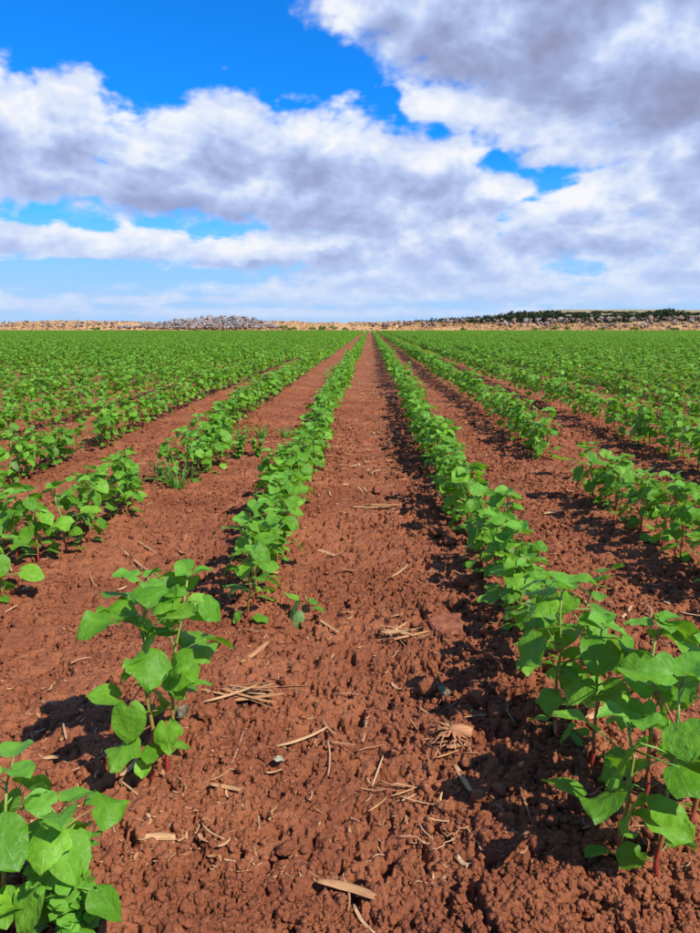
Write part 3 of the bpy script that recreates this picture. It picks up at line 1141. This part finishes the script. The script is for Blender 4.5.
def scatter(name, pts, rots, scls, idx, sources, mat=None):
    """one 'stuff' object: instances of the source objects on its points"""
    me = bpy.data.meshes.new(name)
    me.vertices.add(len(pts))
    me.vertices.foreach_set('co', np.asarray(pts, dtype=np.float32).ravel())
    for nm, ty, dat, key in (('rot', 'FLOAT_VECTOR', rots, 'vector'), ('scl', 'FLOAT_VECTOR', scls, 'vector'), ('idx', 'INT', idx, 'value')):
        at = me.attributes.new(nm, ty, 'POINT')
        at.data.foreach_set(key, np.asarray(dat, dtype=np.int32 if ty == 'INT' else np.float32).ravel())
    o = obj(name, me)
    g = bpy.data.node_groups.new(name, 'GeometryNodeTree')
    g.interface.new_socket('Geometry', in_out='INPUT', socket_type='NodeSocketGeometry')
    g.interface.new_socket('Geometry', in_out='OUTPUT', socket_type='NodeSocketGeometry')
    gi, go = g.nodes.new('NodeGroupInput'), g.nodes.new('NodeGroupOutput')
    jn = g.nodes.new('GeometryNodeJoinGeometry')

    def attr(nm, ty):
        a = g.nodes.new('GeometryNodeInputNamedAttribute')
        a.data_type = ty
        a.inputs['Name'].default_value = nm
        return a.outputs['Attribute']
    ar, as_, ai = attr('rot', 'FLOAT_VECTOR'), attr('scl', 'FLOAT_VECTOR'), attr('idx', 'INT')
    for k, s in enumerate(sources):
        oi = g.nodes.new('GeometryNodeObjectInfo')
        oi.transform_space = 'ORIGINAL'
        oi.inputs['Object'].default_value = s
        oi.inputs['As Instance'].default_value = False
        cp = g.nodes.new('FunctionNodeCompare')
        cp.data_type = 'INT'
        cp.operation = 'EQUAL'
        ins = [q for q in cp.inputs if q.type == 'INT']
        g.links.new(ai, ins[0])
        ins[1].default_value = k
        ip = g.nodes.new('GeometryNodeInstanceOnPoints')
        g.links.new(gi.outputs[0], ip.inputs['Points'])
        g.links.new(cp.outputs['Result'], ip.inputs['Selection'])
        g.links.new(oi.outputs['Geometry'], ip.inputs['Instance'])
        g.links.new(ar, ip.inputs['Rotation'])
        g.links.new(as_, ip.inputs['Scale'])
        g.links.new(ip.outputs[0], jn.inputs[0])
    g.links.new(jn.outputs[0], go.inputs[0])
    md = o.modifiers.new('scatter', 'NODES')
    md.node_group = g
    return o


rest = [c for c in CAND if c not in ind and c[2] > 0.7]
xy = np.array([(c[1], c[2]) for c in rest])
zz = macro(xy[:, 0], xy[:, 1])
n = len(rest)
growth = 0.86 + 0.26 * fbm(xy[:, 0] * .35, xy[:, 1] * .2, 3, 55) + RNG.normal(0, .10, n)
crop = scatter('cotton_rows', np.column_stack([xy, zz]), np.column_stack([RNG.normal(0, .05, n), RNG.normal(0, .05, n), RNG.uniform(0, 6.28, n)]),
               np.repeat(growth[:, None], 3, 1), RNG.integers(0, len(SRC), n), SRC)
tag(crop, 'rows of green cotton plants running on to the far bank', 'cotton rows', kind='stuff')
print('plants', len(vis), 'rest', n, 'max dist individuals', max(c[2] for c in ind))

# ------------------------------------------------------------------ small plants and weeds

def small_plant(name, px, py, h, leaves, label, seed, mats=WILTED, sc=.7, cat='seedling'):
    x, y = pix_ground(px, py)
    r_ = random.Random(seed)
    t = empty(name, (x, y, gz(x, y)))
    tag(t, label, cat)
    pts = stem_path(r_, h, (.1, .05))
    mb = MB()
    mb.tube(pts, [.0022 - .001 * i / 6 for i in range(7)], 5)
    obj('stem', mb.mesh('stem', [STEM]), t)
    for i in range(leaves):
        obj('leaf', r_.choice(mats if i % 2 else SEEDL + LEAVES[:6]), t, along(pts, .35 + .6 * i / leaves), (r_.gauss(0, .2), r_.gauss(0, .2), i * 2.3 + r_.random()), sc * r_.uniform(.7, 1.1))
    return t


small_plant('cotton_seedling', 304, 618, .07, 5, 'stunted wilting cotton seedling alone on the soil beside the row of the lone plant', 5)
small_plant('cotton_seedling', 578, 480, .15, 6, 'thin small cotton seedling standing in the gap of the gapped row', 6, SEEDL, 1.1)


def sprig(px, py, h, label, seed, n=6):
    """feathery yellow-green weed: upright stems set with many tiny leaves"""
    x, y = pix_ground(px, py)
    r_ = random.Random(seed)
    t = empty('weed', (x, y, gz(x, y)))
    tag(t, label, 'weed')
    mf, msx = MB(), MB()
    for k in range(n):
        a = r_.uniform(0, 6.28)
        ln = (.35 * math.cos(a), .35 * math.sin(a))
        hh = h * r_.uniform(.55, 1)
        pts = stem_path(r_, hh, ln)
        msx.tube(pts, [.0016 - .0008 * i / 6 for i in range(7)], 4)
        for i in range(22):
            B = Matrix.Translation(along(pts, .25 + .75 * i / 22)) @ Euler((r_.gauss(0, .3), 0, r_.uniform(0, 6.28))).to_matrix().to_4x4()
            leaf_geo(mf, r_, r_.uniform(.011, .02), .004, .6, r_.uniform(-.4, .3), 3, 2, 1, (0, 0), base=B, prof=W_ROUND)
    obj('stem', msx.mesh('stem', [GRASS]), t)
    obj('foliage', mf.mesh('foliage', [YOUNG]), t)


sprig(75, 945, .13, 'feathery yellow-green weed among the cotton leaves before the lone plant', 61, 9)
sprig(238, 458, .22, 'tall yellow-green weed clump growing in the weedy cotton row', 62, 16)
sprig(258, 455, .17, 'lower yellow-green weed at the end of the weedy clump', 63, 12)


def grass_tuft(px, py, h, nb, label, seed, green=GRASS):
    x, y = pix_ground(px, py)
    r_ = random.Random(seed)
    t = empty('grass_tuft', (x, y, gz(x, y)))
    tag(t, label, 'grass tuft')
    meshes = []
    for v in range(5):
        mb = MB()
        vs, fs, uv = [], [], []
        out, w0 = r_.uniform(.3, 1.1), r_.uniform(.0022, .004)
        for i in range(7):
            f = i / 6
            w = w0 * (1 - f) ** .7 + .0003
            yy, z = h * out * f ** 1.3, h * (f - .55 * f ** 2.6 * out)
            vs += [(-w, yy, z + w * .5), (0, yy, z), (w, yy, z + w * .5)]
            uv += [(0.2, f), (.5, f), (.8, f)]
        for i in range(6):
            b = i * 3
            fs += [(b, b + 1, b + 4, b + 3), (b + 1, b + 2, b + 5, b + 4)]
        mb.add(vs, fs, uv)
        meshes.append(mb.mesh('blade', [green]))
    for i in range(nb):
        a = r_.uniform(0, 6.28)
        obj('blade', r_.choice(meshes), t, (.02 * math.cos(a + 1), .02 * math.sin(a + 1), -.005), (r_.gauss(0, .15), r_.gauss(0, .15), a), r_.uniform(.5, 1.1))


grass_tuft(178, 490, .19, 48, 'grassy green weed tuft at the gap of the weedy cotton row', 71)
grass_tuft(160, 482, .15, 30, 'smaller grass tuft beside the grassy weed in the weedy row', 72)
grass_tuft(262, 437, .15, 60, 'pale flattened grass tuft in the furrow beyond the weedy clump', 73)
grass_tuft(285, 436, .13, 50, 'pale low grass tuft nearest the row that starts behind the lone plant', 74)

# ------------------------------------------------------------------ straw, chips and stalk debris
rs = random.Random(202)


def straw_mesh(L, W, T, seed, ragged=False, nseg=6, hollow=True, mat=STRAW):
    """a split stalk piece: curved trough with thickness, frayed ends"""
    r_ = random.Random(seed)
    bend, rise, tw = r_.uniform(-.12, .12), r_.uniform(0, .06), r_.uniform(-.5, .5)
    na = 4
    top, bot = [], []
    for i in range(nseg + 1):
        f = i / nseg
        x = (f - .5) * L
        yb = bend * L * (4 * (f - .5) ** 2)
        zb = rise * L * (4 * (f - .5) ** 2)
        w = W * (1 - (.45 if ragged else .2) * abs(2 * f - 1) ** 3) * r_.uniform(.9, 1.08)
        a0 = tw * (f - .5)
        for j in range(na + 1):
            s = j / na * 2 - 1
            ex = (r_.uniform(-.05, .05) * L if i in (0, nseg) else 0)
            yy, zz = s * w / 2, (1 - s * s) * W * (.22 if hollow else .05)
            y2, z2 = yy * math.cos(a0) - zz * math.sin(a0), yy * math.sin(a0) + zz * math.cos(a0)
            top.append((x + ex, yb + y2, zb + z2 + T))
            bot.append((x + ex, yb + y2, zb + z2))
    mb = MB()
    nt = len(top)
    fs = []
    row = na + 1
    for i in range(nseg):
        for j in range(na):
            a = i * row + j
            fs.append((a, a + row, a + row + 1, a + 1))
            fs.append((nt + a, nt + a + 1, nt + a + row + 1, nt + a + row))
        for j0, fl in ((0, 0), (na, 1)):
            a, b = i * row + j0, (i + 1) * row + j0
            q = (a, nt + a, nt + b, b)
            fs.append(q if not fl else q[::-1])
    for i0, fl in ((0, 1), (nseg, 0)):
        for j in range(na):
            a = i0 * row + j
            q = (a, nt + a, nt + a + 1, a + 1)
            fs.append(q if not fl else q[::-1])
    mb.add(top + bot, fs)
    return mb.mesh('straw', [mat], True)


THIN = [straw_mesh(.06, .0042, .0009, 800 + k) for k in range(7)]
WIDE = [straw_mesh(.06, .011, .0012, 820 + k, True, 8, k % 2 == 0, CHIP) for k in range(6)]
ROOTY = []
for k in range(4):
    r_ = random.Random(860 + k)
    mb = MB()
    pts = [Vector((-.03 + .06 * i / 6, r_.gauss(0, .004), .004 + r_.random() * .004)) for i in range(7)]
    mb.tube(pts, [.0013] * 6 + [.0006], 5)
    ROOTY.append(mb.mesh('twig', [STRAW]))


def lay(mesh, name, px, py, ln, ang, label, cat='straw', group=None, wd=1.0, tilt=None, xy=None, lift=0.003):
    """lay a piece on the soil; ang = direction on the ground, radians from +X"""
    x, y = pix_ground(px, py) if xy is None else xy
    o = obj(name, mesh, None, (x, y, gz(x, y) + lift + rs.uniform(0, .006)), (rs.gauss(0, .25), rs.gauss(0, .07) if tilt is None else tilt, ang), (ln / .06, wd, min(wd, .7)))
    tag(o, label, cat, group)
    return o


def seg(p0, p1):
    a, b = pix_ground(*p0), pix_ground(*p1)
    return ((a[0] + b[0]) / 2, (a[1] + b[1]) / 2), math.hypot(b[0] - a[0], b[1] - a[1]), math.atan2(b[1] - a[1], b[0] - a[0])


# notable pieces: end pixels in the photo, mesh pool, label
NOTED = [
    ((322, 876), (378, 892), WIDE[0], 1.9, 'wide flat orange chip of split stalk lying alone in the furrow'),
    ((352, 902), (374, 930), THIN[0], 1.4, 'thin straw crossing below the wide orange chip'),
    ((346, 872), (352, 906), THIN[1], .9, 'fine straw leaning over the wide orange chip'),
    ((278, 748), (330, 728), WIDE[2], .8, 'split straw with a grey frayed end in the furrow beyond the dry roots'),
    ((363, 738), (367, 716), THIN[2], 1.5, 'pale short straw standing at an angle on bare furrow soil'),
    ((330, 738), (330, 772), THIN[3], .8, 'thin brown straw pointing along the furrow'),
    ((372, 782), (383, 752), THIN[4], .8, 'bent dark straw curving along the smooth furrow soil'),
    ((400, 797), (438, 806), THIN[5], 1.0, 'long wavy straw below the frayed white fibres'),
    ((242, 668), (268, 648), WIDE[1], 1.3, 'curved tan husk strip behind the straw bundle'),
    ((318, 618), (340, 632), WIDE[3], .7, 'pale forked straw near the stunted seedling'),
    ((120, 548), (146, 570), WIDE[4], .8, 'orange stalk strip in the furrow left of the lone plant row'),
    ((138, 540), (158, 553), WIDE[5], 1.0, 'whitish frayed straw next to the orange stalk strip'),
    ((88, 572), (95, 588), THIN[6], 1.2, 'short pale straw behind the lone plant in the weedy furrow'),
    ((580, 595), (594, 610), WIDE[0], .8, 'orange stalk strip beside the big raised leaf of the shady row'),
    ((650, 605), (653, 620), THIN[1], 2.0, 'bright white straw stub upright in the gapped furrow'),
    ((680, 616), (712, 620), WIDE[2], .8, 'reddish flat stalk lying at the foot of the gapped row'),
    ((622, 618), (632, 606), THIN[2], 1.8, 'pale curled straw beside the bright white stub'),
    ((585, 725), (602, 715), WIDE[1], 1.1, 'tan chip of stalk on the soil between plants of the shady row'),
    ((500, 797), (522, 768), WIDE[3], .9, 'grey-brown stalk piece lying in the row shadow'),
    ((456, 858), (468, 868), THIN[0], 1.6, 'pale straw bit at the edge of the row shadow'),
    ((392, 578), (408, 566), WIDE[4], 1.0, 'tan curled husk lying in the middle of the furrow'),
    ((318, 550), (336, 556), WIDE[5], 1.5, 'broad pale husk with its dark underside raised, beside the left row'),
    ((425, 665), (398, 640), THIN[3], 1.0, 'thin straw poking from the pale straw bundle'),
    ((232, 770), (244, 738), THIN[5], .9, 'slender straw beyond the right of the lone plant'),
]
for p0, p1, me, wd, label in NOTED:
    c, ln, an = seg(p0, p1)
    lay(me, 'straw', 0, 0, max(ln, .02), an, label, wd=wd, xy=c, tilt=0.0)


def bundle(name, px, py, label, nst, length, ang, spread, seed, thick=1.0):
    x, y = pix_ground(px, py)
    r_ = random.Random(seed)
    t = empty(name, (x, y, gz(x, y) + .006))
    tag(t, label, 'straw bundle')
    for i in range(nst):
        me = r_.choice(WIDE if i % 3 else THIN)
        ln = length * r_.uniform(.4, 1)
        a = ang + r_.gauss(0, spread)
        obj('strand', me, t, (r_.gauss(0, .03), r_.gauss(0, .018), -.001 + .0012 * i), (r_.gauss(0, .4), r_.gauss(0, .07), a), (ln / .06, r_.uniform(.5, .9) * thick, r_.uniform(.5, .9) * thick))


bundle('straw_bundle', 252, 700, 'flat bundle of pale split straw fanning out beside the lone plant', 15, .15, -.05, .28, 91, 1.1)
bundle('straw_bundle', 400, 634, 'frayed clump of pale straw beside the flat soil slab', 14, .12, .0, .4, 92)
bundle('straw_bundle', 392, 790, 'tiny frayed tuft of whitish fibres near the dry root crown', 9, .05, .5, .8, 93, .5)
bundle('straw_bundle', 375, 508, 'distant pale straw clump lying across the furrow', 9, .16, .0, .2, 94)
bundle('straw_bundle', 440, 752, 'short broken straws scattered against the dry root crown', 8, .06, .9, .8, 95, .7)

# remaining straw, scattered
base_lab = {'thin': 'thin pale straw bit lying', 'wide': 'flat tan stalk sliver lying', 'twig': 'fine dry rootlet lying'}
cnt = 0
while cnt < 270:
    y = 0.95 + 5.2 * rs.random() ** 1.7
    x = rs.uniform(-.52 * y - .1, .5 * y + .05)
    if not in_view(x, y, 0, 0.0):
        continue
    u = rs.random()
    kind = 'thin' if u < .5 else ('wide' if u < .8 else 'twig')
    me = rs.choice({'thin': THIN, 'wide': WIDE, 'twig': ROOTY}[kind])
    ln = rs.uniform(.012, .055) if kind != 'twig' else rs.uniform(.03, .07)
    if rs.random() < .08:
        ln *= 1.7
    where = 'in the central bare furrow' if abs(x) < .36 else ('in the furrow beyond the shady row' if .36 < x < 1.08 else ('in the furrow between the lone plant and the weedy row' if -1.09 < x < 0 else 'among the denser outer rows'))
    lay(me, {'thin': 'straw', 'wide': 'straw', 'twig': 'rootlet'}[kind], 0, 0, ln, rs.uniform(0, 6.28), base_lab[kind] + ' ' + where, group='loose ' + kind + ' straw ' + where, wd=rs.uniform(.45, 1.05), xy=(x, y), lift=.004)
    cnt += 1

# --- dry root crown
ROOTM = mat_straw('dry_root', (0.38, 0.16, 0.068), (0.44, 0.21, 0.095), (0.25, 0.085, 0.035))
x, y = pix_ground(458, 742)
rc = empty('root_crown', (x, y, gz(x, y)))
tag(rc, 'dry orange root crown with spreading rootlets lying in the furrow', 'root crown')
mb = MB()
mb.tube([(-.022, .004, .018), (-.008, .002, .022), (.006, 0, .022), (.018, -.003, .021), (.026, -.005, .020)], [.007, .011, .0125, .012, .0095], 9)
obj('stump', mb.mesh('stump', [ROOTM]), rc)
r_ = random.Random(5)
for i in range(22):
    a = r_.uniform(1.2, 5.4)
    ln = r_.uniform(.03, .075)
    el = r_.uniform(-.15, .95)
    pts = []
    for k in range(6):
        f = k / 5
        pts.append(Vector((-.01 + ln * f * math.cos(a) + r_.gauss(0, .003) * (k > 0), ln * f * math.sin(a) + r_.gauss(0, .003) * (k > 0), max(.004, .02 + ln * (math.sin(el) * f - .9 * f * f * abs(math.sin(el)) - .2 * f)))))
    mb = MB()
    mb.tube(pts, [.0035 * (1 - .75 * k / 5) * r_.uniform(.7, 1.2) for k in range(6)], 5)
    obj('rootlet', mb.mesh('rootlet', [ROOTM]), rc)

# --- dead leaves
DEAD = mat_simple('dead_leaf', (0.16, 0.14, 0.085), (0.34, 0.31, 0.20), 60, .8, .5, .002)
DEADD = mat_simple('dead_leaf_dark', (0.04, 0.03, 0.015), (0.22, 0.19, 0.10), 45, .8, .5, .002)
for px, py, mat, lab, sd in ((188, 730, DEADD, 'crumpled grey-black dead leaf beside the lone plant', 1), (452, 703, DEADD, 'crumpled pale dead leaf in the row shadow above the dry root crown', 2),
                             (287, 766, DEAD, 'small shrivelled pale leaf scrap on the furrow soil', 3), (36, 598, DEAD, 'withered pale leaf at the foot of the weedy row', 4)):
    x, y = pix_ground(px, py)
    r_ = random.Random(sd)
    mb = MB()
    blade(mb, 0, Vector((-.02, 0, .004)), Euler((.08, .1, -1.2 + sd)).to_matrix(), .042, .02, r_, 10, 8, W_OVATE, .8, -.5)
    o = obj('dead_leaf', mb.mesh('dead_leaf', [mat]), None, (x, y, gz(x, y) + .012), (0, 0, 0), .45 if sd == 3 else .7)
    tag(o, lab, 'dead leaf')

# ------------------------------------------------------------------ clods
CLODS = []
for k in range(9):
    bm = bmesh.new()
    bmesh.ops.create_icosphere(bm, subdivisions=3 if k < 6 else 2, radius=.5)
    rr = random.Random(1500 + k)
    of = Vector((rr.random() * 50, rr.random() * 50, rr.random() * 50))
    from mathutils import noise as mn
    planes = [(Vector((rr.gauss(0, 1), rr.gauss(0, 1), rr.gauss(0, 1))).normalized(), rr.uniform(.26, .46)) for _ in range(7)]
    for v in bm.verts:
        for nr, dd in planes:
            ex = v.co.dot(nr) - dd
            if ex > 0:
                v.co -= nr * ex * .85
        d = v.co.normalized()
        v.co += d * (.16 * mn.noise(d * 2.2 + of) + .09 * mn.noise(d * 5.5 + of) + .05 * mn.noise(d * 12 + of))
    me = bpy.data.meshes.new('soil_clod')
    bm.to_mesh(me)
    bm.free()
    me.polygons.foreach_set('use_smooth', [True] * len(me.polygons))
    me.materials.append(CLOD)
    CLODS.append(me)
rc_ = random.Random(88)
SRC_CLOD = []
num = 0
while num < 110:
    if num < len(CLODS):
        y = 1.0 + num * .15
    else:
        y = 0.93 + 3.2 * rc_.random() ** 1.5
    side = rc_.random()
    x = rc_.gauss(.23, .08) if side < .42 else rc_.uniform(-.5 * y, .5 * y)
    if not in_view(x, y, 0, 0):
        continue
    s = rc_.uniform(.016, .034) if rc_.random() < .85 else rc_.uniform(.036, .055)
    o = obj('soil_clod', CLODS[num % len(CLODS)], None, (x, y, gz(x, y) + s * .22 + .004), (rc_.uniform(0, 6), rc_.uniform(0, 6), rc_.uniform(0, 6)), (s * rc_.uniform(.8, 1.2), s * rc_.uniform(.8, 1.2), s * rc_.uniform(.6, .95)))
    near_row = side < .42
    tag(o, 'rounded red soil clod beside the shady row' if near_row else 'rounded red soil clod lying loose on the field', 'clod', 'clods beside the shady row' if near_row else 'clods lying loose on the field')
    if len(SRC_CLOD) < len(CLODS):
        SRC_CLOD.append(o)
    num += 1
# crumbs too many to count
n = 90000
yy = 0.80 + 6.0 * RNG.random(n) ** 2.1
xx = RNG.uniform(-1, 1, n) * (.56 * yy + .25)
mask = fbm(xx * 4, yy * 4, 3, 66) + .25 * np.exp(-((xx - .25) / .14) ** 2) - .2 * np.exp(-((xx + .02) / .15) ** 2) - .1 * np.exp(-((xx + .72) / .16) ** 2) + RNG.normal(0, .12, n)
sel = mask > .46
xx, yy = xx[sel], yy[sel]
n = len(xx)
ss = (.0042 + .010 * RNG.random(n) ** 2.8) * np.clip(.75 + .25 * yy, 1, 1.8)
zz = relief(xx, yy, np.full(n, .005)) + ss * .15
cr = scatter('soil_crumbs', np.column_stack([xx, yy, zz]), RNG.uniform(0, 6.28, (n, 3)), ss[:, None] * RNG.uniform(.7, 1.2, (n, 3)), RNG.integers(0, len(SRC_CLOD), n), SRC_CLOD)
tag(cr, 'fine crumbs of red soil strewn over the furrows', 'soil crumbs', kind='stuff')

# flat slab of crusted soil
x, y = pix_ground(448, 632)
bm = bmesh.new()
out_ = [(398 + 22, 624), (432, 614), (447, 618), (468, 619), (472, 636), (474, 645), (462, 649), (446, 643), (430, 640)]
vs = []
for (px, py) in out_:
    gx, gy = pix_ground(px, py)
    vs.append(((gx - x) * .74 + random.uniform(-.006, .006), (gy - y) * .74 + random.uniform(-.008, .008)))
for z in (0, .014):
    for (vx, vy) in vs:
        bm.verts.new((vx * (1 - z * 3), vy * (1 - z * 3), z + .004 * math.sin(vx * 60)))
bm.verts.ensure_lookup_table()
k = len(vs)
bm.faces.new([bm.verts[i] for i in range(k)][::1])
bm.faces.new([bm.verts[k + i] for i in range(k)])
for i in range(k):
    bm.faces.new([bm.verts[i], bm.verts[(i + 1) % k], bm.verts[k + (i + 1) % k], bm.verts[k + i]])
bmesh.ops.recalc_face_normals(bm, faces=bm.faces)
bmesh.ops.bevel(bm, geom=list(bm.edges), offset=.003, segments=2, affect='EDGES')
bmesh.ops.triangulate(bm, faces=list(bm.faces))
bmesh.ops.subdivide_edges(bm, edges=list(bm.edges), cuts=3, use_grid_fill=True)
for v in bm.verts:
    q = v.co * 60
    v.co.z += .006 * mn.noise(q) + .003 * mn.noise(q * 2.7)
    v.co.x += .006 * mn.noise(q + Vector((9, 3, 1)))
    v.co.y += .008 * mn.noise(q + Vector((2, 7, 5)))
me = bpy.data.meshes.new('soil_slab')
bm.to_mesh(me)
bm.free()
me.materials.append(mat_simple('crusted_soil', (0.165, 0.050, 0.025), (0.29, 0.105, 0.054), 28, .95, .9, .010, .1))
o = obj('soil_slab', me, None, (x, y, gz(x, y) + .006), (.05, -.03, 0))
tag(o, 'flat slab of crusted red soil with leaf shadows on it', 'soil slab')

# straw litter farther up the furrows, too small to pick out
n = 6000
yy = 2.2 + 34 * RNG.random(n) ** 1.25
kk = RNG.integers(-6, 6, n)
xx = np.where(RNG.random(n) < .3, 0.0, kk * ROW) + RNG.normal(0, .14, n)
kp = (fbm(xx * 2, yy * .7, 3, 19) + RNG.normal(0, .08, n)) > .5 + .25 * np.clip((4.2 - yy) / 2, 0, 1)
xx, yy = xx[kp], yy[kp]
n = len(xx)
src = [o for o in bpy.data.objects if o.name.startswith('straw') and o.type == 'MESH' and o.data in THIN + WIDE][:8]
li = scatter('straw_litter', np.column_stack([xx, yy, macro(xx, yy) + .014]), np.column_stack([RNG.normal(0, .2, n), RNG.normal(0, .1, n), RNG.uniform(0, 6.28, n)]),
             np.column_stack([RNG.uniform(.35, 1.3, n), RNG.uniform(.6, 1.7, n), RNG.uniform(.6, 1, n)]), RNG.integers(0, len(src), n), src)
tag(li, 'scattered straw litter far up the furrows between the rows', 'straw litter', kind='stuff')

# small straw bits between the pieces above, too many to count
n = 4500
yy = 0.9 + 5.0 * RNG.random(n) ** 1.6
xx = RNG.uniform(-1, 1, n) * (.54 * yy + .2)
kp = fbm(xx * 2.2, yy * 1.6, 3, 12) + RNG.normal(0, .08, n) > .47
xx, yy = xx[kp], yy[kp]
n = len(xx)
zz = relief(xx, yy, np.full(n, .005)) + .002
li = scatter('straw_bits', np.column_stack([xx, yy, zz]), np.column_stack([RNG.normal(0, .3, n), RNG.normal(0, .2, n), RNG.uniform(0, 6.28, n)]),
             np.column_stack([RNG.uniform(.10, .45, n) * np.clip(yy / 2, .8, 1.6), RNG.uniform(.25, .6, n), RNG.uniform(.3, .6, n)]), RNG.integers(0, len(src), n), src)
tag(li, 'small broken straw bits strewn over the furrow soil', 'straw bits', kind='stuff')
